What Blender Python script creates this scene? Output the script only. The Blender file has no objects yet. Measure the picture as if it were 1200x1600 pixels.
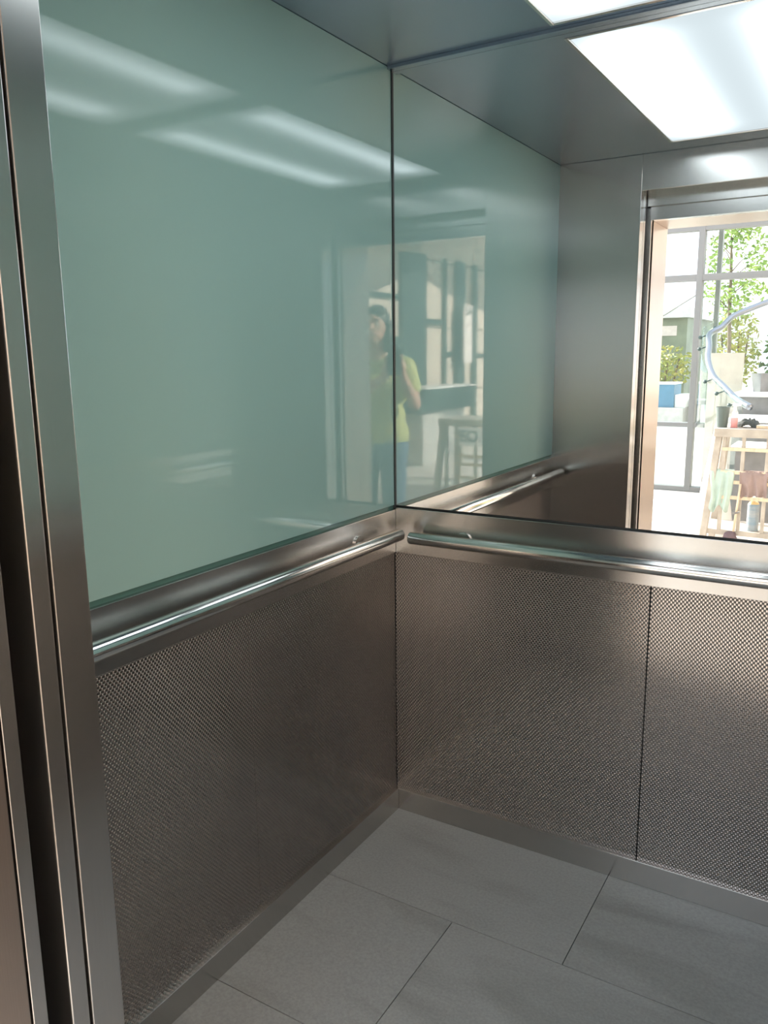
import bpy, bmesh, math, random
from mathutils import Vector, Matrix, Euler, noise
random.seed(7)
scene = bpy.context.scene
COL = scene.collection

# ------------------------------------------------------------------ camera
cd = bpy.data.cameras.new('camera'); cam = bpy.data.objects.new('camera', cd); COL.objects.link(cam)
cd.sensor_fit = 'HORIZONTAL'; cd.sensor_width = 36.0; cd.lens = 1258.9 / 1200 * 36
cd.clip_start = 0.004; cd.clip_end = 300
cam.matrix_world = Matrix(((0.85529545, -0.09026651, 0.51021726, 1.2649),
                           (0.51802765, 0.16953112, -0.83839522, -2.1452),
                           (-0.01081869, 0.98138227, 0.19175974, 1.5016),
                           (0, 0, 0, 1)))
scene.camera = cam
# ------------------------------------------------------------------ colour management
vs = scene.view_settings
vs.view_transform = 'Standard'; vs.look = 'None'; vs.gamma = 1.0; vs.use_curve_mapping = False
vs.exposure = 1.0
scene.cycles.max_bounces = 14; scene.cycles.glossy_bounces = 10; scene.cycles.diffuse_bounces = 6
scene.cycles.transmission_bounces = 8; scene.cycles.transparent_max_bounces = 16
scene.cycles.sample_clamp_indirect = 3.0; scene.cycles.blur_glossy = .6
# ------------------------------------------------------------------ world: bright hazy sky with cloud
SKY = 1.7
w = bpy.data.worlds.new('sky'); scene.world = w; w.use_nodes = True
nt = w.node_tree; nt.nodes.clear()
tc = nt.nodes.new('ShaderNodeTexCoord'); ns = nt.nodes.new('ShaderNodeTexNoise'); ns.inputs['Scale'].default_value = 3.2
ns.inputs['Detail'].default_value = 6
cr = nt.nodes.new('ShaderNodeValToRGB'); cr.color_ramp.elements[0].position = .42; cr.color_ramp.elements[1].position = .6
cr.color_ramp.elements[0].color = (.62, .74, .92, 1); cr.color_ramp.elements[1].color = (1, 1, 1, 1)
bg = nt.nodes.new('ShaderNodeBackground'); bg.inputs[1].default_value = SKY
wo = nt.nodes.new('ShaderNodeOutputWorld')
nt.links.new(tc.outputs['Generated'], ns.inputs['Vector']); nt.links.new(ns.outputs['Fac'], cr.inputs[0])
nt.links.new(cr.outputs[0], bg.inputs[0]); nt.links.new(bg.outputs[0], wo.inputs[0])
# ------------------------------------------------------------------ sun, from the open side of the lobby
sl = bpy.data.lights.new('sun', 'SUN'); sl.energy = 9.0; sl.angle = math.radians(.6); sl.color = (1, .90, .78)
sun = bpy.data.objects.new('sun', sl); COL.objects.link(sun)
sun.rotation_euler = Vector((.86, .29, -.45)).to_track_quat('-Z', 'Y').to_euler(); sun.location = (-8, -3, 8)

# ================================================================== helpers
def link(o, parent=None, label=None):
    COL.objects.link(o)
    if parent is not None: o.parent = parent
    if label: o['label'] = label
    return o
def thing(name, loc, label, cat, group=None, rz=0.0):
    o = bpy.data.objects.new(name, None); COL.objects.link(o)
    o.location = loc; o.rotation_euler = (0, 0, rz); o.empty_display_size = .05
    o['label'] = label; o['category'] = cat
    if group: o['group'] = group
    return o
def tag(o, label, cat, group=None, kind=None):
    o['label'] = label; o['category'] = cat
    if group: o['group'] = group
    if kind: o['kind'] = kind
    return o
def struct(o, label=None, cat=None):
    o['kind'] = 'structure'
    if label: o['label'] = label
    if cat: o['category'] = cat
    return o
def obj(name, bm, mats, parent=None, label=None, bevel=0, smooth=False, seg=2):
    """world-space bmesh -> one mesh object (moved into its parent's frame)"""
    if parent is not None:
        M = Matrix.Translation(parent.location) @ parent.rotation_euler.to_matrix().to_4x4()
        if parent.parent is not None:
            P = parent.parent
            M = Matrix.Translation(P.location) @ P.rotation_euler.to_matrix().to_4x4() @ M
        bmesh.ops.transform(bm, matrix=M.inverted(), verts=bm.verts)
        org = None
    else:
        xs = [v.co.x for v in bm.verts]; ys = [v.co.y for v in bm.verts]; zs = [v.co.z for v in bm.verts]
        org = Vector(((min(xs) + max(xs)) / 2, (min(ys) + max(ys)) / 2, min(zs)))
        bmesh.ops.translate(bm, vec=-org, verts=bm.verts)
    bmesh.ops.recalc_face_normals(bm, faces=bm.faces)
    if isinstance(mats, dict):            # brushed steel: one grain direction per facing
        bm.normal_update()
        for f_ in bm.faces:
            n_ = f_.normal; f_.material_index = max(range(3), key=lambda i: abs(n_[i]))
        mats = [mats['x'], mats['y'], mats['z']]
    me = bpy.data.meshes.new(name); bm.to_mesh(me); bm.free()
    for m in (mats if isinstance(mats, (list, tuple)) else [mats]): me.materials.append(m)
    if smooth:
        for p in me.polygons: p.use_smooth = True
    o = bpy.data.objects.new(name, me)
    if org is not None: o.location = org
    link(o, parent, label)
    if bevel:
        b = o.modifiers.new('bevel', 'BEVEL'); b.width = bevel; b.segments = seg; b.limit_method = 'ANGLE'
    return o
def B(*boxes, mi=0, bm=None):
    bm = bm or bmesh.new()
    for (x0, x1, y0, y1, z0, z1) in boxes:
        vs_ = [bm.verts.new(c) for c in ((x0,y0,z0),(x1,y0,z0),(x1,y1,z0),(x0,y1,z0),(x0,y0,z1),(x1,y0,z1),(x1,y1,z1),(x0,y1,z1))]
        for f in ((0,3,2,1),(4,5,6,7),(0,1,5,4),(1,2,6,5),(2,3,7,6),(3,0,4,7)):
            bm.faces.new([vs_[i] for i in f]).material_index = mi
    return bm
def bar(bm, a, b, wx, wy, up=(0, 0, 1)):
    """rectangular bar from a to b"""
    a = Vector(a); b = Vector(b); d = (b - a).normalized(); u = Vector(up)
    if abs(d.dot(u)) > .95: u = Vector((0, 1, 0))
    s = d.cross(u).normalized(); u = s.cross(d).normalized()
    vs_ = []
    for p in (a, b):
        for i, j in ((-1,-1),(1,-1),(1,1),(-1,1)): vs_.append(bm.verts.new(p + s*i*wx/2 + u*j*wy/2))
    for f in ((0,1,2,3),(7,6,5,4),(0,4,5,1),(1,5,6,2),(2,6,7,3),(3,7,4,0)): bm.faces.new([vs_[i] for i in f])
    return bm
def smoothpath(pts, n=8):
    P = [Vector(p) for p in pts]; P = [2*P[0]-P[1]] + P + [2*P[-1]-P[-2]]; out = []
    for i in range(1, len(P)-2):
        for k in range(n):
            t = k/n; a, b, c, d = P[i-1:i+3]
            out.append(.5*((2*b)+(c-a)*t+(2*a-5*b+4*c-d)*t*t+(3*b-a-3*c+d)*t**3))
    out.append(P[-2]); return out
def tube(bm, pts, r, n=12, cap=True):
    P = [Vector(p) for p in pts]; R_ = r if isinstance(r, (list, tuple)) else [r]*len(P)
    rings = []; prev = None
    for i, p in enumerate(P):
        d = (P[min(i+1, len(P)-1)] - P[max(i-1, 0)]).normalized()
        if prev is None:
            prev = d.cross(Vector((0, 0, 1)) if abs(d.z) < .9 else Vector((1, 0, 0))).normalized()
        s = (prev - d*prev.dot(d)).normalized(); prev = s; u = d.cross(s)
        rings.append([bm.verts.new(p + (s*math.cos(2*math.pi*k/n) + u*math.sin(2*math.pi*k/n))*R_[i]) for k in range(n)])
    for a, b in zip(rings, rings[1:]):
        for k in range(n): bm.faces.new((a[k], a[(k+1) % n], b[(k+1) % n], b[k]))
    if cap: bm.faces.new(rings[0]); bm.faces.new(rings[-1])
    return bm
def lathe(bm, c, prof, n=24):
    """prof: list of (r, z) relative to c"""
    rings = []
    for r, z in prof:
        rings.append([bm.verts.new((c[0]+max(r,1e-4)*math.cos(2*math.pi*k/n), c[1]+max(r,1e-4)*math.sin(2*math.pi*k/n), c[2]+z)) for k in range(n)])
    for a, b in zip(rings, rings[1:]):
        for k in range(n): bm.faces.new((a[k], a[(k+1) % n], b[(k+1) % n], b[k]))
    bm.faces.new(rings[0]); bm.faces.new(rings[-1]); return bm
def ball(bm, c, r, s=(1, 1, 1), n=12, rot=None):
    M = Matrix.Translation(c) @ (rot.to_matrix().to_4x4() if rot else Matrix()) @ Matrix.Diagonal((r*s[0], r*s[1], r*s[2], 1))
    bmesh.ops.create_uvsphere(bm, u_segments=n*2, v_segments=n, radius=1, matrix=M); return bm
def capsule(bm, a, b, ra, rb, n=14):
    a = Vector(a); b = Vector(b)
    ball(bm, a, ra, n=n//2+1); ball(bm, b, rb, n=n//2+1); tube(bm, [a, b], [ra, rb], n=n)
    return bm

# ------------------------------------------------------------------ materials
def mat(name, base=(.8,.8,.8), rough=.5, metal=0.0, spec=.5, ior=1.5, aniso=0.0, tangent=None,
        trans=0.0, noise_amt=0.0, noise_scale=8, stretch=(1,1,1), base2=None, bump=0.0, bump_scale=60, alpha=1.0, coat=0.0, sheen=0.0):
    m = bpy.data.materials.new(name); m.use_nodes = True; nt = m.node_tree
    p = nt.nodes['Principled BSDF']; L = nt.links.new
    p.inputs['Base Color'].default_value = (*base, 1); p.inputs['Roughness'].default_value = rough
    p.inputs['Metallic'].default_value = metal; p.inputs['IOR'].default_value = ior
    p.inputs['Specular IOR Level'].default_value = spec
    p.inputs['Transmission Weight'].default_value = trans
    p.inputs['Alpha'].default_value = alpha
    p.inputs['Coat Weight'].default_value = coat; p.inputs['Sheen Weight'].default_value = sheen
    tcn = nt.nodes.new('ShaderNodeTexCoord'); mp = nt.nodes.new('ShaderNodeMapping'); mp.inputs['Scale'].default_value = stretch
    L(tcn.outputs['Object'], mp.inputs[0])
    if aniso:
        p.inputs['Anisotropic'].default_value = aniso
        cx = nt.nodes.new('ShaderNodeCombineXYZ')
        for i in range(3): cx.inputs[i].default_value = tangent[i]
        L(cx.outputs[0], p.inputs['Tangent'])
    n = nt.nodes.new('ShaderNodeTexNoise'); n.inputs['Scale'].default_value = noise_scale; n.inputs['Detail'].default_value = 6
    L(mp.outputs[0], n.inputs['Vector'])
    b2 = base2 or tuple(min(1, c*(1+noise_amt)) for c in base); b1 = base if base2 else tuple(c*(1-noise_amt) for c in base)
    r = nt.nodes.new('ShaderNodeValToRGB'); r.color_ramp.elements[0].position = .35; r.color_ramp.elements[1].position = .65
    r.color_ramp.elements[0].color = (*b1, 1); r.color_ramp.elements[1].color = (*b2, 1)
    L(n.outputs['Fac'], r.inputs[0]); L(r.outputs[0], p.inputs['Base Color'])
    if bump:
        nb = nt.nodes.new('ShaderNodeTexNoise'); nb.inputs['Scale'].default_value = bump_scale; nb.inputs['Detail'].default_value = 4
        L(tcn.outputs['Object'], nb.inputs['Vector'])
        bp = nt.nodes.new('ShaderNodeBump'); bp.inputs['Strength'].default_value = bump; bp.inputs['Distance'].default_value = .01
        L(nb.outputs['Fac'], bp.inputs['Height']); L(bp.outputs[0], p.inputs['Normal'])
    return m
def steel(name, tangent, base=(.52,.50,.48), rough=.22, aniso=.88, stretch=(1,1,1), amt=.03):
    return mat(name, base, rough, 1.0, aniso=aniso, tangent=tangent, noise_amt=amt, noise_scale=30, stretch=stretch)
def dimple(name, base=(.39,.355,.33), rough=.17):
    """rolled steel sheet with staggered raised dots; (x+y) runs along the wall, z up"""
    m = mat(name, base, rough, 1.0, noise_amt=.02); nt = m.node_tree; L = nt.links.new; N = nt.nodes.new
    t = N('ShaderNodeTexCoord'); s = N('ShaderNodeSeparateXYZ'); L(t.outputs['Object'], s.inputs[0])
    def mth(op, a, b=None):
        q = N('ShaderNodeMath'); q.operation = op
        for i, v in enumerate((a, b)):
            if v is None: continue
            if isinstance(v, (int, float)): q.inputs[i].default_value = v
            else: L(v, q.inputs[i])
        return q.outputs[0]
    u = mth('ADD', s.outputs[0], s.outputs[1])
    c1 = mth('COSINE', mth('MULTIPLY', u, 2*math.pi/.0100)); c2 = mth('COSINE', mth('MULTIPLY', s.outputs[2], 2*math.pi/.0122))
    h = mth('MULTIPLY', c1, c2); h = mth('MAXIMUM', h, -.12)
    bp = N('ShaderNodeBump'); bp.inputs['Strength'].default_value = 1; bp.inputs['Distance'].default_value = .0016
    L(h, bp.inputs['Height']); L(bp.outputs[0], nt.nodes['Principled BSDF'].inputs['Normal'])
    return m
ST_V = steel('brushed_steel_vertical_grain', (1,0,0), stretch=(40,40,.3))
ST_VY = steel('brushed_steel_jamb', (0,1,0), stretch=(40,40,.3))
ST_VZ = steel('brushed_steel_flat', (1,0,0), stretch=(30,30,1))
ST_H = steel('brushed_steel_horizontal_grain', (0,0,1), stretch=(.3,.3,10), amt=0)
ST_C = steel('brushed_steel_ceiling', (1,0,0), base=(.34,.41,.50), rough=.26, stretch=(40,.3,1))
V = {'x': ST_VY, 'y': ST_V, 'z': ST_VZ}; HS = {'x': ST_H, 'y': ST_H, 'z': ST_VZ}
ST_POL = mat('polished_steel', (.74,.72,.69), .13, 1.0, noise_amt=.03, noise_scale=12)
ST_JAMB = steel('warm_brushed_portal_steel', (0,1,0), base=(.50,.41,.35), rough=.30, aniso=.5, stretch=(40,40,.3))
DIMP = dimple('dimpled_steel')
MIRROR = mat('mirror_silver', (.93,.94,.94), .0, 1.0)
GLASSP = mat('back_painted_green_glass', (.34,.51,.475), .03, 0, spec=.5, ior=1.52)
GEDGE = mat('glass_edge_green', (.10,.20,.17), .15, 0)
BLACK = mat('black_shaft_shade', (.006,.006,.006), .6)
SEAL = mat('dark_seal', (.03,.035,.035), .5)
GROUT = mat('dark_grout', (.05,.05,.05), .9)
DARKMET = mat('dark_green_metal', (.06,.09,.085), .45, .3)
PALEMET = mat('grey_metal', (.20,.20,.195), .5, .1)
WHITE = mat('white_paint', (.82,.82,.80), .5)
CONC = mat('pale_concrete', (.50,.49,.46), .8, noise_amt=.1, bump=.2)
PAVE = mat('pale_paving', (.60,.57,.53), .65, noise_amt=.06, noise_scale=3)
GREYST = mat('grey_stone', (.22,.22,.22), .7, noise_amt=.12)
BEIGE = mat('beige_board', (.52,.45,.40), .7, noise_amt=.06)
WOOD = mat('weathered_wood', (.36,.32,.27), .75, base2=(.48,.43,.37), noise_scale=10, stretch=(1,8,1), bump=.2)
PALEWOOD = mat('pale_wood', (.62,.50,.36), .6, noise_amt=.1, stretch=(8,8,1))
LEAF = mat('leaf_green', (.12,.24,.04), .5, base2=(.35,.46,.10), noise_scale=5)
LEAFY = mat('leaf_yellow', (.38,.34,.08), .55, base2=(.16,.22,.05), noise_scale=4)
LEAFD = mat('leaf_dark', (.05,.09,.04), .6, base2=(.12,.17,.07), noise_scale=4)
BARK = mat('bark', (.16,.12,.09), .9, noise_amt=.25, bump=.5)
BLUE = mat('blue_paint', (.08,.19,.29), .5, noise_amt=.05)
GREENGREY = mat('greengrey_cladding', (.16,.18,.12), .6, noise_amt=.2, noise_scale=2)
def clear_glass(name, tint=(.93,.97,.95), refl=.06):
    m = bpy.data.materials.new(name); m.use_nodes = True; nt = m.node_tree; nt.nodes.clear(); L = nt.links.new
    o = nt.nodes.new('ShaderNodeOutputMaterial'); mx = nt.nodes.new('ShaderNodeMixShader'); fr = nt.nodes.new('ShaderNodeFresnel'); fr.inputs[0].default_value = 1.45
    t = nt.nodes.new('ShaderNodeBsdfTransparent'); t.inputs[0].default_value = (*tint, 1)
    g = nt.nodes.new('ShaderNodeBsdfGlossy'); g.inputs['Roughness'].default_value = .02
    ge = nt.nodes.new('ShaderNodeNewGeometry'); iv = nt.nodes.new('ShaderNodeMath'); iv.operation = 'SUBTRACT'; iv.inputs[0].default_value = 1; L(ge.outputs['Backfacing'], iv.inputs[1])
    mu = nt.nodes.new('ShaderNodeMath'); mu.operation = 'MULTIPLY'; L(fr.outputs[0], mu.inputs[0]); L(iv.outputs[0], mu.inputs[1]); L(mu.outputs[0], mx.inputs[0]); L(t.outputs[0], mx.inputs[1]); L(g.outputs[0], mx.inputs[2]); L(mx.outputs[0], o.inputs[0]); return m
CLEAR = clear_glass('clear_glass'); CLEARG = clear_glass('pale_green_glass', (.93,.965,.95))

def tile_mat():
    m = mat('grey_stone_tile', (.30,.30,.285), .40, noise_amt=0, bump=.08, bump_scale=180); nt = m.node_tree; L = nt.links.new; N = nt.nodes.new
    p = nt.nodes['Principled BSDF']; t = N('ShaderNodeTexCoord'); g = N('ShaderNodeNewGeometry')
    ad = N('ShaderNodeVectorMath'); ad.operation = 'ADD'; sc = N('ShaderNodeCombineXYZ')
    ml = N('ShaderNodeMath'); ml.operation = 'MULTIPLY'; ml.inputs[1].default_value = 37
    L(g.outputs['Random Per Island'], ml.inputs[0]); L(ml.outputs[0], sc.inputs[0]); L(ml.outputs[0], sc.inputs[2])
    L(t.outputs['Object'], ad.inputs[0]); L(sc.outputs[0], ad.inputs[1])
    mp = N('ShaderNodeMapping'); mp.inputs['Rotation'].default_value = (0,0,.6); mp.inputs['Scale'].default_value = (1.2,4.2,1); L(ad.outputs[0], mp.inputs[0])
    n1 = N('ShaderNodeTexNoise'); n1.inputs['Scale'].default_value = 1.6; n1.inputs['Detail'].default_value = 5; n1.inputs['Distortion'].default_value = .6; L(mp.outputs[0], n1.inputs['Vector'])
    r1 = N('ShaderNodeValToRGB'); r1.color_ramp.elements[0].position = .30; r1.color_ramp.elements[1].position = .48
    r1.color_ramp.elements[0].color = (.27,.265,.25,1); r1.color_ramp.elements[1].color = (.335,.33,.315,1); L(n1.outputs['Fac'], r1.inputs[0])
    n2 = N('ShaderNodeTexNoise'); n2.inputs['Scale'].default_value = 140; n2.inputs['Detail'].default_value = 3; L(ad.outputs[0], n2.inputs['Vector'])
    mx = N('ShaderNodeMix'); mx.data_type = 'RGBA'; mx.blend_type = 'OVERLAY'; mx.inputs[0].default_value = .25
    L(r1.outputs[0], mx.inputs[6]); L(n2.outputs['Fac'], mx.inputs[7]); L(mx.outputs[2], p.inputs['Base Color']); return m
def stone_wall_mat():
    """cream stone cladding in large slabs with thin dark joints; (y, z) on the wall plane"""
    m = mat('cream_stone_cladding', (.62,.53,.44), .7, noise_amt=.05, noise_scale=1.5); nt = m.node_tree; L = nt.links.new; N = nt.nodes.new
    p = nt.nodes['Principled BSDF']; t = N('ShaderNodeTexCoord'); s = N('ShaderNodeSeparateXYZ'); L(t.outputs['Object'], s.inputs[0])
    c = N('ShaderNodeCombineXYZ'); L(s.outputs[1], c.inputs[0]); L(s.outputs[2], c.inputs[1])
    b = N('ShaderNodeTexBrick'); b.offset = 0; b.inputs['Scale'].default_value = 1; b.inputs['Brick Width'].default_value = 1.2
    b.inputs['Row Height'].default_value = .96; b.inputs['Mortar Size'].default_value = .012
    b.inputs['Color1'].default_value = (.62,.53,.44,1); b.inputs['Color2'].default_value = (.57,.50,.43,1); b.inputs['Mortar'].default_value = (.16,.14,.12,1)
    L(c.outputs[0], b.inputs['Vector']); L(b.outputs['Color'], p.inputs['Base Color']); return m
TILE = tile_mat(); STONE = stone_wall_mat()

# ================================================================== lift car (structure)
W, D, H = 1.633, 1.438, 2.30
XJ, XR = .353, 1.280                     # car door opening
HM, HP, HB = 1.0377, .8874, .0738        # glass bottom, sheet top, skirting top
# floor: grout bed + stone tiles
bm = B((-.02, W+.02, -1.53, .02, -.03, -.004))
g = .0012
rows = [(-.418, .0, [-.18, .720, 1.62]), (-.893, -.418, [-.485, .415, 1.315, 2.2]), (-1.368, -.893, [-.18, .720, 1.62]), (-1.495, -1.368, [-.485, .415, 1.315, 2.2])]
for y0, y1, xs in rows:
    for a, b in zip(xs, xs[1:]):
        x0 = max(a, -.01); x1 = min(b, W+.01)
        if x1 > x0: B((x0+g, x1-g, y0+g, y1-g, -.004, 0), mi=1, bm=bm)
struct(obj('floor', bm, [GROUT, TILE]))
struct(obj('ceiling', B((-.02, .4895, -1.50, .02, H, H+.04), (1.1435, W+.02, -1.50, .02, H, H+.04), (.4895, 1.1435, -.051, .02, H, H+.04),
                        (.4895, 1.1435, -1.50, -1.297, H, H+.04), (.4895, 1.1435, -1.297, -.051, H+.035, H+.06)), ST_C))
struct(obj('wall_left', B((-.08, -.03, -1.50, .06, -.03, H+.02)), SEAL))
struct(obj('wall_right', B((W+.03, W+.08, -1.50, .06, -.03, H+.02)), SEAL))
struct(obj('wall_back', B((-.06, W+.06, .008, .06, -.03, H+.02)), SEAL))
struct(obj('wall_front', B((-.02, XJ, -1.493, -D, 0, H), (XR, W+.02, -1.493, -D, 0, H), (XJ, XR, -1.493, -D, 2.157, H)), V, bevel=.0015))
struct(obj('baseboard_left', B((-.012, .012, -D, .0, 0, HB)), HS, bevel=.0012))
struct(obj('baseboard_back', B((0.012, W-.012, -.012, .008, 0, HB)), HS, bevel=.0012))
struct(obj('baseboard_right', B((W-.012, W+.012, -D, .0, 0, HB)), HS, bevel=.0012))
# flat steel bands between sheet and glass (they stand a little proud of the glass)
struct(obj('trim_1', B((-.012, .008, -D, .0, HP, HM-.012)), HS, bevel=.0012))
struct(obj('trim_2', B((.008, W-.008, -.010, .008, HP, HM-.006)), HS, bevel=.0012))
struct(obj('trim_3', B((W-.008, W+.012, -D, .0, HP, HM-.012)), HS, bevel=.0012))
struct(obj('trim_4', B((.001, W-.001, -.026, .0, H-.010, H)), ST_C, bevel=.001))
struct(obj('trim_5', B((-.004, .004, -.004, .006, HM-.01, H-.01)), SEAL))

# ------------------------------------------------------------------ wall cladding things
def clad(name, box, m, label, cat, group=None, bevel=.0008):
    return tag(obj(name, B(box), m, bevel=bevel), label, cat, group)
for (x0, x1, lab) in ((-.012, 0, 'tall pale green back-painted glass panel on the left lift wall'), (W, W+.012, 'pale green glass panel on the right lift wall, facing the tall left one')):
    t = thing('glass_panel', ((x0+x1)/2, -.72, HM), lab, 'glass panel')
    obj('pane', B((x0, x1, -D, -.004, HM, H-.001)), GLASSP, t, bevel=.001)
    e0, e1 = (x0, x1-.004) if x0 < 0 else (x0+.004, x1)
    obj('edge_strip', B((e0, e1, -D, -.004, HM-.012, HM)), GEDGE, t, 'dark green cut edge of the glass')
tag(obj('mirror', B((.003, W-.003, 0, .008, HM, H-.010)), MIRROR, bevel=.0), 'large frameless mirror filling the upper half of the back lift wall', 'mirror')
clad('dimpled_panel', (-.012, 0, -D, -.7112, HB, HP), DIMP, 'dimpled steel sheet low on the left wall, nearer the door', 'wall panel', 'dimpled steel sheets')
clad('dimpled_panel', (-.012, 0, -.7098, -.001, HB, HP), DIMP, 'dimpled steel sheet low on the left wall, in the corner beside the back wall', 'wall panel', 'dimpled steel sheets')
clad('dimpled_panel', (.001, .7925, -.001, .008, HB, HP), DIMP, 'dimpled steel sheet low on the back wall, left of its seam', 'wall panel', 'dimpled steel sheets')
clad('dimpled_panel', (.7955, W-.001, -.001, .008, HB, HP), DIMP, 'dimpled steel sheet low on the back wall, right of its seam', 'wall panel', 'dimpled steel sheets')
clad('dimpled_panel', (W, W+.012, -D, -.001, HB, HP), DIMP, 'dimpled steel sheet low on the unseen right wall', 'wall panel', 'dimpled steel sheets')
# handrails
def rail(a, b, wallpt, label):
    t = thing('handrail', a, label, 'handrail', 'steel handrails'); A = Vector(a); Bv = Vector(b); d = (Bv-A).normalized()
    bm = bmesh.new(); r = .019
    pts = [A, A+d*.0015, A+d*.004, Bv-d*.004, Bv-d*.0015, Bv]
    tube(bm, pts, [r-.004, r-.0012, r, r, r-.0012, r-.004], n=40); obj('tube', bm, ST_POL, t, smooth=True)
    L_ = (Bv-A).length
    for q in (.16, L_-.20):
        c = A+d*q; wv = Vector(wallpt(c)); k = (wv-c); bm = bmesh.new()
        tube(bm, [c+Vector((0,0,-.012)), c+k*.45+Vector((0,0,-.012)), wv+Vector((0,0,-.0))], .007, n=16)
        n_ = k.normalized(); tube(bm, [wv-n_*.005, wv], [.024, .024], n=28); obj('bracket', bm, ST_POL, t, smooth=False, bevel=.0005)
rail((.056, -.066, .961), (.056, -1.405, .961), lambda c: (.008, c.y, c.z), 'round steel handrail along the left wall under the green glass')
rail((.086, -.060, .953), (W-.086, -.060, .953), lambda c: (c.x, -.010, c.z), 'round steel handrail along the back wall under the mirror')
rail((W-.056, -.066, .961), (W-.056, -1.405, .961), lambda c: (W-.008, c.y, c.z), 'round steel handrail on the right lift wall, seen only as a faint reflection')

# ------------------------------------------------------------------ ceiling light
t = thing('ceiling_light', (.8165, -.674, H-.001), 'bright rectangular frosted light panel set into the steel lift ceiling', 'ceiling light')
fr = .010
obj('frame', B((.4895, .4895+fr, -1.297, -.051, H-.004, H+.004), (1.1435-fr, 1.1435, -1.297, -.051, H-.004, H+.004),
               (.4895+fr, 1.1435-fr, -.061, -.051, H-.004, H+.004), (.4895+fr, 1.1435-fr, -1.297, -1.287, H-.004, H+.004)), ST_POL, t, bevel=.001)
LAMP = .88
def lamp_mat():
    """frosted sheet emitting by itself; two bright bands along y painted in for unbuilt tubes"""
    m = bpy.data.materials.new('frosted_light_sheet'); m.use_nodes = True; nt = m.node_tree; nt.nodes.clear(); L = nt.links.new; N = nt.nodes.new
    def mth(op, a, b=None):
        q = N('ShaderNodeMath'); q.operation = op
        for i, v in enumerate((a, b)):
            if v is None: continue
            if isinstance(v, (int, float)): q.inputs[i].default_value = v
            else: L(v, q.inputs[i])
        return q.outputs[0]
    t_ = N('ShaderNodeTexCoord'); s = N('ShaderNodeSeparateXYZ'); L(t_.outputs['Object'], s.inputs[0])
    tot = None
    ay = mth('SUBTRACT', mth('ABSOLUTE', s.outputs[1]), .47)
    ay = mth('MAXIMUM', ay, 0)
    for cx in (-.205, .205):
        dx = mth('SUBTRACT', s.outputs[0], cx)
        d2 = mth('ADD', mth('MULTIPLY', dx, dx), mth('MULTIPLY', ay, ay))
        gq = mth('DIVIDE', .0090, mth('ADD', d2, .0090)); gq = mth('MULTIPLY', gq, mth('EXPONENT', mth('MULTIPLY', d2, -85)))
        tot = gq if tot is None else mth('ADD', tot, gq)
    st = mth('MULTIPLY', mth('ADD', mth('MULTIPLY', tot, 2.6), .50), LAMP)
    e = N('ShaderNodeEmission'); e.inputs[0].default_value = (.84,.95,1,1); L(st, e.inputs[1])
    o = N('ShaderNodeOutputMaterial'); L(e.outputs[0], o.inputs[0]); return m
obj('diffuser', B((.4895+fr, 1.1435-fr, -1.287, -.061, H+.001, H+.006)), lamp_mat(), t, 'glowing frosted sheet')

# ------------------------------------------------------------------ doors and landing portal
struct(obj('door_1', B((-.10, XJ, -1.527, -1.498, .005, 2.30)), V, bevel=.002))        # retracted car doors
struct(obj('door_2', B((XR, 1.74, -1.527, -1.498, .005, 2.30)), V, bevel=.002))
struct(obj('door_3', B((-.10, .366, -1.594, -1.572, .005, 2.30)), V, bevel=.0015))      # retracted landing doors
struct(obj('door_4', B((1.270, 1.74, -1.594, -1.572, .005, 2.30)), V, bevel=.0015))
struct(obj('trim_6', B((.366, 1.270, -1.600, -1.560, 2.055, 2.45)), V))                  # landing door header plate
struct(obj('trim_7', B((XJ, XR, -1.545, -1.493, 2.157, 2.22), (XJ, XR, -1.558, -1.545, 2.11, 2.22)), V))  # car door header
struct(obj('trim_8', B((-.3, 1.95, -1.528, -1.494, -.03, -.001), (-.3, 1.95, -1.60, -1.555, -.03, -.001)), PALEMET))   # sills
struct(obj('trim_9', B((.345, .371, -1.87, -1.600, 0, 2.055), (1.262, 1.288, -1.87, -1.600, 0, 2.055), (.345, 1.288, -1.87, -1.600, 2.055, 2.081)), ST_JAMB, bevel=.0015))
struct(obj('trim_10', B((-.5, -.12, -1.60, -1.494, -.03, 2.6), (1.76, 2.2, -1.60, -1.494, -.03, 2.6), (-.5, 2.2, -1.60, -1.494, 2.45, 2.6)), BLACK))  # near-black boxes, colour stands in for shaft shade behind the doors
struct(obj('wall_landing', B((-2.2, .345, -1.87, -1.602, -.03, 4.4), (1.288, 4.5, -1.87, -1.602, -.03, 4.4), (.345, 1.288, -1.87, -1.602, 2.081, 4.4)), CONC))

# ================================================================== lobby and outside
struct(obj('floor_lobby', B((-40, 12, -60, -1.60, -.20, -.002)), PAVE))
struct(obj('wall_lobby_right', B((4.5, 4.75, -14, -1.87, -.03, 3.30)), STONE))
# roof slab added for shade, free edge kinked to shape the stone wall's shadow line
bm = bmesh.new(); pl = [(4.8,-1.87),(2.6,-1.87),(2.63,-7.83),(3.24,-8.63),(2.84,-9.66),(2.38,-11.3),(2.1,-15),(4.8,-15)]
f = bm.faces.new([bm.verts.new((x, y, 3.30)) for x, y in pl]); r = bmesh.ops.extrude_face_region(bm, geom=[f])
bmesh.ops.translate(bm, vec=(0,0,.35), verts=[v for v in r['geom'] if isinstance(v, bmesh.types.BMVert)])
struct(obj('lobby_shade_slab', bm, WHITE))
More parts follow.
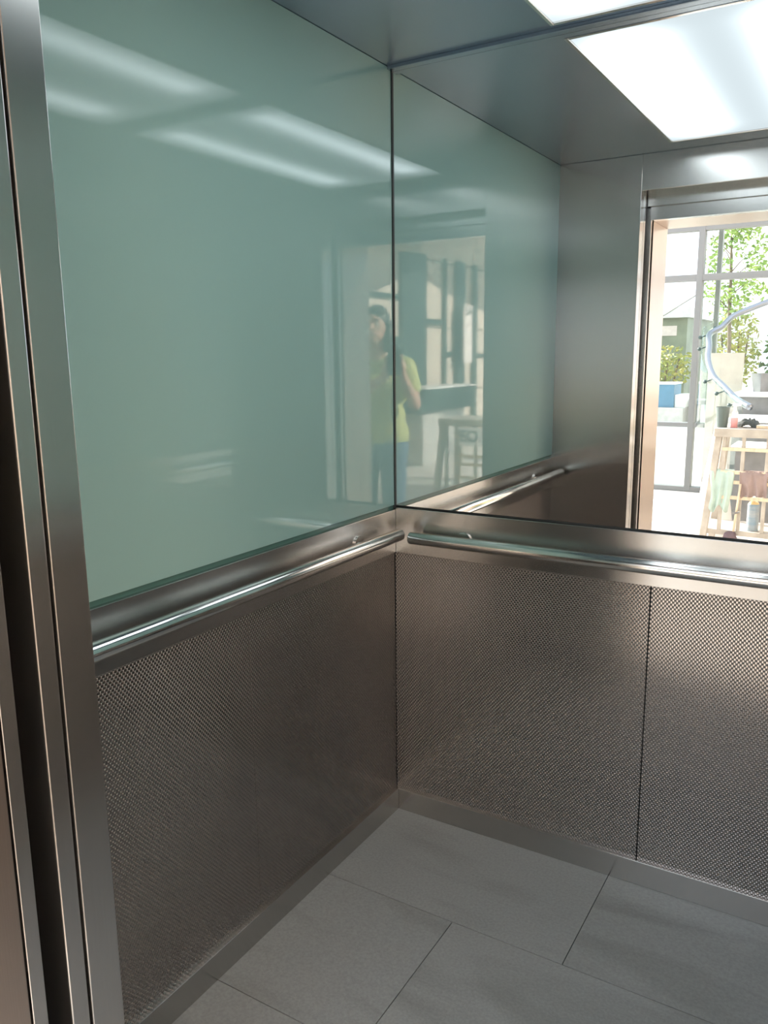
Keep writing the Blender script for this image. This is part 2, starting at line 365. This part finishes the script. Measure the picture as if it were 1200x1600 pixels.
# glazed front with mullions
FY = -7.0
wf = thing('window_1', (-1.0, FY, 0), 'tall glazed lobby front with grey metal mullions and rails', 'window'); wf['kind'] = 'structure'
for x in (-4.42, -2.42, -.42, 1.95):
    obj('mullion', B((x-.03, x+.03, FY-.09, FY+.03, 0, 3.05)), PALEMET, wf, bevel=.003)
obj('mullion', B((-.30, -.255, FY-.30, FY-.22, 0, 3.05)), PALEMET, wf, bevel=.003)
for z0, z1, ww in ((0, .05, .06), (.70, .745, .05), (2.22, 2.285, .05), (2.72, 2.80, .07)):
    obj('transom', B((-6.4, 1.98, FY-.09, FY+.025, z0, z1)), PALEMET, wf, bevel=.003)
obj('pane', B((-6.4, 1.95, FY-.045, FY-.035, .05, 3.0)), CLEAR, wf)
bm = bmesh.new(); tube(bm, [(-1.35, FY-.55, 1.62), (-.45, FY-.25, 2.12)], .008, n=8); obj('brace_wire', bm, PALEMET, wf)

# dark bars standing in for shaded strips between sun patches on the stone wall
t = thing('shade_bars', (4.45, -8.2, 0), 'dark green bars standing in for shade between sun patches on the stone wall', 'shade bars')
for (y0, y1) in ((-8.49, -7.78), (-9.14, -9.07), (-9.78, -9.48), (-10.24, -10.11)):
    obj('post', B((4.44, 4.475, y0, y1, 0, 2.9)), DARKMET, t, bevel=.004)
for (y0, y1, z0, z1) in ((-9.07, -8.49, 1.94, 2.01), (-9.48, -9.14, 1.47, 1.53), (-7.78, -6.6, 1.57, 1.75), (-7.78, -6.6, 2.25, 2.31), (-10.9, -10.24, 1.45, 1.50)):
    obj('shade_crossbar', B((4.442, 4.473, y0, y1, z0, z1)), DARKMET, t)
# counter with pale edge
t = thing('reception_counter', (4.05, -8.1, 0), 'low dark green counter with a pale top edge in front of the stone wall', 'counter')
obj('body', B((3.86, 4.28, -8.85, -7.36, .74, 1.04)), DARKMET, t, bevel=.004); obj('plinth', B((3.95, 4.22, -8.75, -7.46, 0, .74)), CONC, t)
obj('top_edge', B((3.83, 4.30, -8.88, -7.33, 1.04, 1.062)), WHITE, t, bevel=.003)
obj('side_step', B((3.86, 4.28, -7.36, -7.15, .74, .94)), DARKMET, t, bevel=.004)
# sign panel
def text_bm(txt, size, M, depth=.003):
    cu = bpy.data.curves.new('t', 'FONT'); cu.body = txt; cu.size = size; cu.extrude = depth; cu.align_x = 'CENTER'; cu.align_y = 'CENTER'
    o = bpy.data.objects.new('t', cu); COL.objects.link(o); dg = bpy.context.evaluated_depsgraph_get()
    me = bpy.data.meshes.new_from_object(o.evaluated_get(dg)); bm = bmesh.new(); bm.from_mesh(me); bmesh.ops.transform(bm, matrix=M, verts=bm.verts)
    bpy.data.objects.remove(o); bpy.data.curves.remove(cu); bpy.data.meshes.remove(me); return bm
t = thing('sign_board', (4.31, -9.60, 1.30), 'tall narrow white sign board reading 5A on the stone wall side', 'sign')
obj('board', B((4.30, 4.33, -9.74, -9.46, 1.36, 2.24)), mat('sign_white', (.80,.74,.70), .5), t, bevel=.002)
MT = Matrix(((0,0,-1,4.297),(-1,0,0,-9.600),(0,1,0,2.15),(0,0,0,1)))
INK = mat('sign_ink', (.03,.03,.03), .6)
obj('lettering', text_bm('5A', .21, MT), INK, t)
obj('mark', B((4.296, 4.30, -9.62, -9.53, 1.93, 1.945)), INK, t); obj('mark', B((4.296, 4.30, -9.62, -9.53, 1.69, 1.705)), INK, t)
# post mounted round fitting
t = thing('standpipe', (3.9, -10.05, 0), 'thin upright pole with a hooped head beside the counter', 'pole')
bm = bmesh.new(); tube(bm, smoothpath([(3.7,-9.9,0),(3.7,-9.9,1.35),(3.7,-9.93,1.46),(3.7,-10.0,1.49),(3.7,-10.06,1.44),(3.7,-10.06,1.36)]), .012, n=10); obj('pole', bm, ST_POL, t, smooth=True)

# ------------------------------------------------------------------ curved stair with glass balustrade
RP = [(.371,-5.2,1.04),(.24,-5.38,1.09),(.105,-5.55,1.19),(-.03,-5.78,1.285),(-.11,-5.95,1.42),(-.135,-6.1,1.55),(-.17,-6.3,1.66),(-.09,-6.45,1.73),(-.02,-6.6,1.83),(.13,-6.72,1.91),(.30,-6.8,1.98),(.55,-6.82,2.06)]
t = thing('curved_balustrade', (.05, -6.0, 0), 'curved frameless glass balustrade with round steel handrail sweeping up the stair', 'balustrade')
sp = smoothpath(RP, 8)
bm = bmesh.new(); tube(bm, sp, .028, n=16); obj('handrail', bm, mat('satin_rail_steel', (.24,.26,.29), .3, .9), t, smooth=True)
gl = [p + Vector((-.055, .02, 0)) for p in sp]
def ribbon(bm, path, dz0, dz1, th=.012):
    vs_ = []
    for i, p in enumerate(path):
        d = (path[min(i+1,len(path)-1)] - path[max(i-1,0)]); d.z = 0; n_ = Vector((-d.y, d.x, 0)).normalized()*th/2
        z0 = max(p.z+dz0, .02); vs_.append([bm.verts.new((p+n_).to_tuple()[:2]+(z0,)), bm.verts.new((p-n_).to_tuple()[:2]+(z0,)), bm.verts.new((p-n_).to_tuple()[:2]+(p.z+dz1,)), bm.verts.new((p+n_).to_tuple()[:2]+(p.z+dz1,))])
    for a, b in zip(vs_, vs_[1:]):
        for k in range(4): bm.faces.new((a[k], a[(k+1)%4], b[(k+1)%4], b[k]))
    bm.faces.new(vs_[0]); bm.faces.new(vs_[-1]); return bm
for a, b in ((0, 22), (22, 46), (46, len(sp)-1)):
    obj('glass_pane', ribbon(bmesh.new(), gl[a+(1 if a else 0):b+1], -.95, .06), CLEARG, t, smooth=False)
for i in (6, 14, 22, 40, 48, 58, 70):
    p = sp[i]; q = gl[i]; bm = bmesh.new(); tube(bm, [p, q+Vector((-.02,.01,-.03))], .006, n=8); ball(bm, q+Vector((-.025,.01,-.03)), .018, n=8); obj('clamp', bm, DARKMET, t, smooth=True)
t = thing('stair', (.6, -6.0, 0), 'pale stone stair landings behind the glass balustrade', 'stair')
for k, (x0, x1, y0, y1, z) in enumerate(((.12, 1.6, -6.55, -5.95, 1.12), (.18, 1.6, -5.9, -5.4, .93), (.28, 1.6, -5.35, -4.95, .74))):
    obj('tread', B((x0, x1, y0, y1, z-.035, z)), WHITE, t, bevel=.004); obj('riser', B((x0+.03, x1, y0+.02, y1-.05, 0, z-.036)), GREYST, t)
tag(obj('beige_panel', B((-.26, .075, -6.92, -6.87, 0, 1.48)), BEIGE, bevel=.004), 'beige rectangular board standing behind the curved glass balustrade', 'board')
bm = bmesh.new(); lathe(bm, (.33,-6.25,1.12), [(.07,0),(.10,.17),(.095,.17),(.07,.02)], n=4); tag(obj('planter', bm, GREYST), 'dark square planter standing on the upper stair landing', 'planter')

# ------------------------------------------------------------------ work bench and what is on it
t = thing('work_trestle', (1.1, -4.15, 0), 'long weathered wooden work trestle standing in the lobby, laden with cleaning things', 'trestle')
TX0, TX1 = .30, 1.90
obj('table_top', B((TX0, TX1, -4.40, -3.95, .905, .965)), WOOD, t, bevel=.004)
for x, sx in ((TX0+.03, -.075), (TX1-.03, .075)):
    for y, sy in ((-3.99, .04), (-4.36, -.04)):
        obj('leg', bar(bmesh.new(), (x+sx, y+sy, 0), (x, y, .905), .045, .045), WOOD, t, bevel=.003)
for x in (.372, .498, .655, 1.20, 1.56, 1.74, 1.83):
    obj('post', B((x-.012, x+.012, -3.99, -3.965, .235, .905)), WOOD, t, bevel=.002)
for z in (.82, .655, .585, .475): obj('rail', B((.36, 1.74, -3.983, -3.961, z-.012, z+.012)), PALEWOOD, t, bevel=.002)
obj('shelf', B((.24, 1.96, -4.36, -3.965, .20, .235)), WOOD, t, bevel=.003)
t = thing('letter_board', (1.5, -3.94, .75), 'pale board with cut-out letters E and O hanging on the trestle', 'board')
obj('board', B((1.30, 1.70, -3.960, -3.945, .745, .900)), WHITE, t)
MT2 = Matrix(((-1,0,0,1.61),(0,0,1,-3.943),(0,1,0,.822),(0,0,0,1)))
obj('lettering', text_bm('EO', .13, MT2), DARKMET, t)
bm = bmesh.new(); lathe(bm, (.335,-4.05,.965), [(.036,0),(.046,.14),(.049,.145),(.043,.145),(.034,.01)]); tag(obj('bucket', bm, mat('dark_grey_green_plastic', (.10,.13,.12), .4), smooth=False), 'small dark green bucket on the left end of the trestle', 'bucket')
t = thing('spray_bottle', (.418, -4.03, .965), 'clear spray bottle half full of red liquid on the trestle', 'bottle')
CLB = mat('clear_plastic', (.9,.92,.92), .12, trans=0, alpha=.35)
bm = bmesh.new(); lathe(bm, (.418,-4.03,.965), [(.024,0),(.0245,.085),(.021,.112),(.012,.125),(.012,.14)]); obj('bottle', bm, CLB, t, smooth=True)
bm = bmesh.new(); lathe(bm, (.418,-4.03,.967), [(.0225,0),(.0232,.070)]); obj('liquid', bm, mat('red_liquid', (.62,.05,.05), .2), t, 'red liquid')
obj('nozzle', B((.400,.455,-4.04,-4.02,1.118,1.138), (.409,.427,-4.04,-4.02,1.10,1.118)), WHITE, t, bevel=.003)
def cloth(name, c, sx, sy, drop, m, label, seed=0, lay=False, cat='cloth'):
    """a rag folded over a rail (or heaped if lay)"""
    bm = bmesh.new(); nx, ny = 26, 34; V_ = []
    for j in range(ny+1):
        row = []
        for i in range(nx+1):
            u = i/nx-.5; v = j/ny-.5
            if lay:
                n_ = noise.noise(Vector((u*3+seed, v*3, .3)))
                rr = max(0, 1-(abs(u*2)**2.2+abs(v*2)**2.2)*.9)
                p = Vector((c[0]+u*sx*(1+.15*n_), c[1]+v*sy*(1+.2*n_), c[2]+.004+drop*rr**.5*(.55+.6*abs(noise.noise(Vector((u*6+seed, v*6, 1))))))) 
            else:
                s = v*2; side = 1 if s > 0 else -1; a = abs(s)
                ln = drop*(1 if side > 0 else .6)*(1+.22*noise.noise(Vector((u*3+seed, side, 0))))
                fold = .016*math.sin(u*17+seed+side)*a + .012*noise.noise(Vector((u*8+seed, a*3, side)))
                p = Vector((c[0]+u*sx*(1-.35*a*(.5+.5*noise.noise(Vector((seed, a*2, 1)))))+.03*a*noise.noise(Vector((seed*2, a*2, 4))),
                            c[1]+side*(sy*min(1, a*6)) + fold*.8, c[2]+.005-ln*max(0, a-.06)))
            row.append(bm.verts.new(p))
        V_.append(row)
    for j in range(ny):
        for i in range(nx): bm.faces.new((V_[j][i], V_[j][i+1], V_[j+1][i+1], V_[j+1][i]))
    o = obj(name, bm, m, smooth=True); s_ = o.modifiers.new('thickness', 'SOLIDIFY'); s_.thickness = .003; s_.offset = 0
    return tag(o, label, cat)
cloth('cloth', (.372,-3.976,.667), .16, .022, .30, mat('pale_green_rag', (.42,.52,.46), .9, noise_amt=.1), 'pale green rag hanging over the trestle rail at its left end', 1.3)
cloth('cloth', (.580,-3.976,.667), .19, .024, .19, mat('mauve_rag', (.30,.22,.20), .9, noise_amt=.12), 'mauve brown rag hanging over the trestle rail beside the green one', 4.1)
cloth('cloth', (.50,-4.10,.967), .15, .10, .075, mat('dark_rag', (.05,.06,.06), .85), 'dark crumpled rag heaped on the trestle top behind the spray bottle', 2.2, True)
tag(obj('wood_offcut', B((.565,.76,-4.10,-4.02,.966,.988)), PALEWOOD, bevel=.002), 'short pale wooden offcut lying on the trestle top', 'offcut')
t = thing('spray_can', (.585, -4.04, .235), 'blue grey spray can with brass coloured shoulder on the trestle shelf', 'spray can')
bm = bmesh.new(); lathe(bm, (.585,-4.04,.235), [(.038,0),(.040,.004),(.040,.19),(.038,.195)]); obj('can', bm, mat('blue_grey_label', (.20,.28,.34), .35, base2=(.34,.36,.38), noise_scale=9, stretch=(1,1,3)), t, smooth=False)
bm = bmesh.new(); lathe(bm, (.585,-4.04,.43), [(.037,0),(.030,.014),(.014,.022)]); obj('shoulder', bm, mat('brass_shoulder', (.70,.55,.32), .3, .8), t)
bm = bmesh.new(); lathe(bm, (.585,-4.04,.451), [(.009,0),(.009,.03),(.006,.034)]); obj('nozzle', bm, WHITE, t)
t = thing('brush', (.50, -3.93, .22), 'wooden stick brush with a dark mauve head hanging down in front of the trestle', 'brush')
bm = bmesh.new(); tube(bm, [(.475,-3.94,.23),(.50,-3.945,.58)], .008, n=10); obj('handle', bm, PALEWOOD, t, smooth=True)
bm = bmesh.new(); ball(bm, (.455,-3.935,.19), .05, (.95,.5,1.0)); ball(bm, (.435,-3.935,.15), .045, (.9,.5,1)); 
for v in bm.verts: v.co += Vector((1,.4,1))*.008*noise.noise(v.co*40)
obj('head', bm, mat('mauve_brush_head', (.13,.09,.10), .9), t, smooth=True)
bm = bmesh.new(); lathe(bm, (.482,-3.941,.36), [(.002,0),(.030,.02),(.028,.022),(.002,.006)]); obj('collar', bm, PALEMET, t)
bm = bmesh.new(); lathe(bm, (.21,-4.75,0), [(.17,0),(.02,.98),(.012,1.05)], n=20); tag(obj('wrapped_parasol', bm, WHITE, smooth=True), 'white cone shaped folded cover standing behind the left end of the trestle', 'cover')

# ------------------------------------------------------------------ plants and far things
def leaf_cloud(bm, c, rad, n, size, seed=0, shape=None):
    rnd = random.Random(seed)
    for _ in range(n):
        while True:
            p = Vector((rnd.uniform(-1,1), rnd.uniform(-1,1), rnd.uniform(-1,1)))
            if p.length < 1 and (shape is None or shape(p, rnd)): break
        P = Vector(c) + Vector((p.x*rad[0], p.y*rad[1], p.z*rad[2])); R_ = Euler((rnd.uniform(0,6.3), rnd.uniform(0,6.3), rnd.uniform(0,6.3))).to_matrix()
        s = size*rnd.uniform(.6,1.3)
        q = [P + R_ @ Vector(k) for k in ((0,-s,0),(s*.42,-s*.1,s*.08),(0,s,0),(-s*.42,-s*.1,s*.08))]
        bm.faces.new([bm.verts.new(k) for k in q])
    return bm
t = thing('atrium_tree', (-.52, -10, 0), 'slender young tree with loose bright green leaves outside the glazed front', 'tree')
bm = bmesh.new(); tube(bm, smoothpath([(-.50,-10,0),(-.52,-10,1.2),(-.56,-10,2.0),(-.58,-10,2.6),(-.62,-10,3.3)]), [.03]*9+[.026]*9+[.02]*9+[.012]*5+[.008], n=10)
tr = t; obj('trunk', bm, BARK, t, smooth=True)
rnd = random.Random(3)
for k in range(14):
    z = 1.95+k*.1; a = rnd.uniform(0, 6.28); L_ = rnd.uniform(.2,.42); bm = bmesh.new()
    tube(bm, [(-.56-.02*(z-2),-10,z), (-.57+math.cos(a)*L_*.6,-10+math.sin(a)*L_*.6,z+.16), (-.57+math.cos(a)*L_,-10+math.sin(a)*L_,z+.22)], [.009,.006,.003], n=6); obj('branch', bm, BARK, t)
bm = bmesh.new(); rn = random.Random(5)
for k in range(26):
    a = rn.uniform(0,6.28); z = rn.uniform(2.02,3.25); r_ = rn.uniform(.05,.42)
    leaf_cloud(bm, (-.56+math.cos(a)*r_, -10+math.sin(a)*r_, z), (.19,.19,.16), 60, .040, seed=k)
o = obj('foliage', bm, LEAF, t); o['kind'] = 'stuff'
def shrub(c, rad, n, size, m, label, seed):
    t = thing('shrub', (c[0], c[1], 0), label, 'shrub')
    bm = bmesh.new()
    for k in range(4): tube(bm, [(c[0]+.1*(k-1.5)*rad[0], c[1], 0), (c[0]+.35*(k-1.5)*rad[0], c[1]+.05*k, c[2]+rad[2]*.4)], [.035,.015], n=7)
    obj('stem', bm, BARK, t); o = obj('foliage', leaf_cloud(bmesh.new(), c, rad, n, size, seed), m, t); o['kind'] = 'stuff'
shrub((-3.0,-17.2,1.15), (.75,.5,.50), 900, .06, LEAFY, 'yellow green shrub behind the blue container', 11)
shrub((-5.2,-18.6,.9), (1.3,.6,.9), 900, .09, LEAFD, 'dark shrub at the left edge of the outside view', 12)
shrub((-1.25,-15.5,1.5), (.5,.45,.9), 800, .07, LEAFY, 'tall pale shrub beyond the curved balustrade', 13)
shrub((-.1,-15,1.3), (.6,.5,.95), 900, .07, LEAFD, 'tall dark shrub furthest right beyond the curved balustrade', 14)
t = thing('pavilion', (-3.6, -21, 0), 'low grey green pavilion with a pale fascia far outside the glazed front', 'building')
obj('body', B((-7, -3.05, -24, -20, 0, 2.35)), GREENGREY, t); obj('fascia', B((-7.1, -2.95, -24, -19.8, 2.35, 2.60)), CONC, t); obj('window', B((-4.6,-3.3,-20.02,-19.98,1.9,2.15)), BEIGE, t)
t = thing('blue_container', (-3.3, -15.6, 0), 'blue storage box on a pale plinth in the paved yard', 'container')
obj('plinth', B((-4.3,-2.1,-16.1,-15.2,0,.36)), CONC, t, bevel=.01); obj('box', B((-4.2,-2.32,-16,-15.3,.36,.83)), BLUE, t, bevel=.01); obj('lid', B((-4.22,-2.30,-16.02,-15.28,.83,.86)), WHITE, t, bevel=.006)
obj('side_unit', B((-2.32,-2.1,-16,-15.4,.36,.62)), WHITE, t, bevel=.01)
tag(obj('dark_bench', B((-2.05,-1.3,-16.3,-15.6,.42,.50), (-2.0,-1.93,-16.2,-15.7,0,.42), (-1.42,-1.35,-16.2,-15.7,0,.42)), GREYST, bevel=.005), 'dark low bench beside the blue container', 'bench')

# ================================================================== the person with the phone
PX, PY, PR = 1.530, -2.402, math.radians(12)
pt = thing('person', (PX, PY, 0), 'person in yellow green T-shirt and blue jeans holding up a phone, reflected in the glass', 'person', rz=PR)
PM = Matrix.Translation((PX, PY, 0)) @ Matrix.Rotation(PR, 4, 'Z')
def pobj(name, bm, m, voxel=None, label=None, smooth_it=6, parent=None):
    bmesh.ops.transform(bm, matrix=PM, verts=bm.verts)
    o = obj(name, bm, m, parent or pt, label, smooth=True)
    if voxel:
        r_ = o.modifiers.new('surface', 'REMESH'); r_.mode = 'VOXEL'; r_.voxel_size = voxel; r_.use_smooth_shade = True
        s_ = o.modifiers.new('soft', 'SMOOTH'); s_.iterations = smooth_it; s_.factor = .5
    return o
SKIN = mat('skin', (.55,.33,.24), .5, noise_amt=.04); SHIRT = mat('yellow_green_cotton', (.50,.52,.20), .85, noise_amt=.04, bump=.3, bump_scale=40)
JEAN = mat('blue_denim', (.10,.15,.22), .85, noise_amt=.12, noise_scale=40); HAIR = mat('dark_hair', (.03,.022,.018), .5); SHOE = mat('dark_shoe', (.05,.05,.05), .6)
# phone in local coordinates: just behind the lens
C_l = PM.inverted() @ Vector((1.2649, -2.1452, 1.5016))
view = (PM.to_3x3().inverted() @ Vector((-.51021726, .83839522, -.19175974))).normalized()
upv = (PM.to_3x3().inverted() @ Vector((-.09026651, .16953112, .98138227))).normalized(); rt = view.cross(upv).normalized()
ph_c = C_l - view*.010 - upv*.052 + rt*.0
def pbox(c, hx, hy, hz):
    bm = bmesh.new(); M = Matrix((( rt.x, view.x, upv.x, c.x),(rt.y, view.y, upv.y, c.y),(rt.z, view.z, upv.z, c.z),(0,0,0,1)))
    bmesh.ops.create_cube(bm, size=1, matrix=M @ Matrix.Diagonal((hx, hy, hz, 1))); return bm
body = bmesh.new(); K = lambda *a: capsule(body, *a)
# legs
for s in (-1, 1):
    K((s*.095,0,.90),(s*.10,.01,.50),.088,.058); K((s*.10,.01,.50),(s*.105,-.02,.10),.055,.038); K((s*.105,-.03,.06),(s*.115,.10,.035),.035,.022)
# pelvis, trunk
K((-.075,0,.94),(.075,0,.94),.105,.105); K((-.055,.01,1.08),(.055,.01,1.08),.105,.105); K((-.075,0,1.28),(.075,0,1.28),.112,.112); K((-.12,-.01,1.43),(.12,-.01,1.43),.07,.07)
K((0,0,1.45),(0,.015,1.58),.058,.054)
# head
hc = Vector((0,.035,1.685))
ball(body, hc, .1, (.78,.97,1.12), n=16); ball(body, hc+Vector((0,.045,-.055)), .06, (.9,.9,1.0)); ball(body, hc+Vector((0,.075,-.085)), .026)
K(hc+Vector((0,.096,.012)), hc+Vector((0,.113,-.022)), .009, .014); K(hc+Vector((-.022,.092,-.055)), hc+Vector((.022,.092,-.055)), .008, .008)
for s in (-1,1):
    ball(body, hc+Vector((s*.08,-.005,-.01)), .02, (.45,.9,1.5)); K(hc+Vector((s*.014,.09,.025)), hc+Vector((s*.05,.078,.025)), .009, .008)
# arms: both hands at the phone
hL = ph_c - rt*.050 - upv*.045 - view*.035; hR = ph_c + rt*.050 - upv*.060 - view*.035
sh = .185; eL = Vector((-.275,.10,1.19)); eR = Vector((.215,.12,1.17))
K((-sh,-.01,1.42), eL, .052, .040); K(eL, hL-upv*.035-view*.02, .039, .026); K((sh,-.01,1.42), eR, .052, .040); K(eR, hR-upv*.035-view*.02, .039, .026)
for hpos, s in ((hL, -1), (hR, 1)):
    wr = hpos-upv*.035-view*.02
    K(wr, hpos+upv*.02, .025, .026); K(hpos, hpos+upv*.03-view*.004, .026, .022)
    edge = ph_c + rt*s*.040
    for k, dz in enumerate((.045, .022, 0, -.021)):      # four fingers wrap behind the phone edge
        a = hpos + upv*(dz-.0) ; b = edge + rt*s*.012 + upv*(dz+.0-.01) + view*.002; c_ = edge - rt*s*(.012+.004*(k==1)) + upv*(dz-.008) - view*.015
        K(a, b - view*.015, .0100, .0090); K(b - view*.015, c_, .0090, .0075)
    K(hpos+upv*.01-rt*s*.01, hpos+upv*.045-rt*s*.02-view*.004, .012, .010); K(hpos+upv*.045-rt*s*.02-view*.004, hpos+upv*.068-rt*s*.028, .010, .0085)
BODY = pobj('body', body, SKIN, .0055, smooth_it=4)
EYEW = mat('eye_white', (.75,.73,.70), .25); IRIS = mat('dark_iris', (.03,.02,.015), .2); LIP = mat('lip', (.42,.17,.14), .45)
for s in (-1, 1):
    e_ = hc+Vector((s*.030,.0835,.004))
    pobj('eye', ball(bmesh.new(), e_, .0115, (1.25,.6,.75)), EYEW); pobj('iris', ball(bmesh.new(), e_+Vector((0,.0055,0)), .0052, (1,.5,1)), IRIS)
    pobj('eyebrow', tube(bmesh.new(), [hc+Vector((s*.014,.099,.031)), hc+Vector((s*.032,.097,.036)), hc+Vector((s*.052,.084,.030))], [.003,.0036,.002], n=8), HAIR)
pobj('lips', tube(bmesh.new(), [hc+Vector((-.022,.096,-.055)), hc+Vector((0,.103,-.053)), hc+Vector((.022,.096,-.055))], [.003,.006,.003], n=10), LIP)
# shirt
bm = bmesh.new(); K2 = lambda *a: capsule(bm, *a)
K2((-.085,0,.99),(.085,0,.99),.118,.118); K2((-.06,.01,1.10),(.06,.01,1.10),.122,.122); K2((-.085,0,1.28),(.085,0,1.28),.125,.125); K2((-.13,-.01,1.425),(.13,-.01,1.425),.078,.078)
for s, e in ((-1, eL), (1, eR)):
    a = Vector((s*sh,-.01,1.42)); K2(a, a.lerp(e, .55), .066, .066)
for k in range(5):
    z = .93+.05*k; tube(bm, [(-.12,.085,z), (0,.118+.004*math.sin(k*2),z+.012*math.cos(k*3)), (.12,.085,z+.01)], .008, n=8)
pobj('t_shirt', bm, SHIRT, .009, 'yellow green T-shirt')
bm = bmesh.new()
K2 = lambda *a: capsule(bm, *a)
K2((-.085,0,.90),(.085,0,.90),.116,.116)
for s in (-1,1): K2((s*.095,0,.88),(s*.10,.01,.50),.10,.075); K2((s*.10,.01,.50),(s*.105,-.02,.12),.073,.062)
pobj('jeans', bm, JEAN, .010, 'blue denim jeans')
bm = bmesh.new()
for s in (-1,1): ball(bm, (s*.112,.055,.045), .06, (.9,2.3,.75)); ball(bm, (s*.105,-.04,.06), .05, (.9,1,1.1))
pobj('shoes', bm, SHOE, .008)
bm = bmesh.new(); ball(bm, hc+Vector((0,-.014,.024)), .1, (.85,1.0,1.10), n=16); capsule(bm, hc+Vector((-.045,.050,.082)), hc+Vector((.045,.050,.082)), .018, .018); ball(bm, hc+Vector((0,-.05,-.06)), .085, (.95,.75,1.3));
for s in (-1,1): capsule(bm, hc+Vector((s*.078,.01,.02)), hc+Vector((s*.075,-.005,-.15)), .026, .024)
for v in bm.verts: v.co += Vector((.5,.5,1))*.006*noise.noise(v.co*30)
pobj('hair', bm, HAIR, .006, 'short dark hair')
# phone: its own thing, held in the hands
pc = PM @ ph_c
tp = thing('smartphone', pc, 'dark smartphone held upright in both hands of the person', 'phone')
def ph(name, c, hx, hy, hz, m, bev):
    bm = pbox(c, hx, hy, hz); bmesh.ops.transform(bm, matrix=PM, verts=bm.verts); return obj(name, bm, m, tp, bevel=bev)
ph('case', ph_c - view*.0035, .074, .008, .158, mat('phone_black', (.02,.02,.022), .3), .003)
ph('screen', ph_c - view*.0078, .070, .0008, .152, mat('phone_screen', (.01,.01,.012), .08), .0002)
ph('lens_ring', ph_c + view*.0012 + upv*.040 - rt*.022, .012, .002, .030, mat('lens_ring', (.08,.08,.09), .2, .8), .0008)
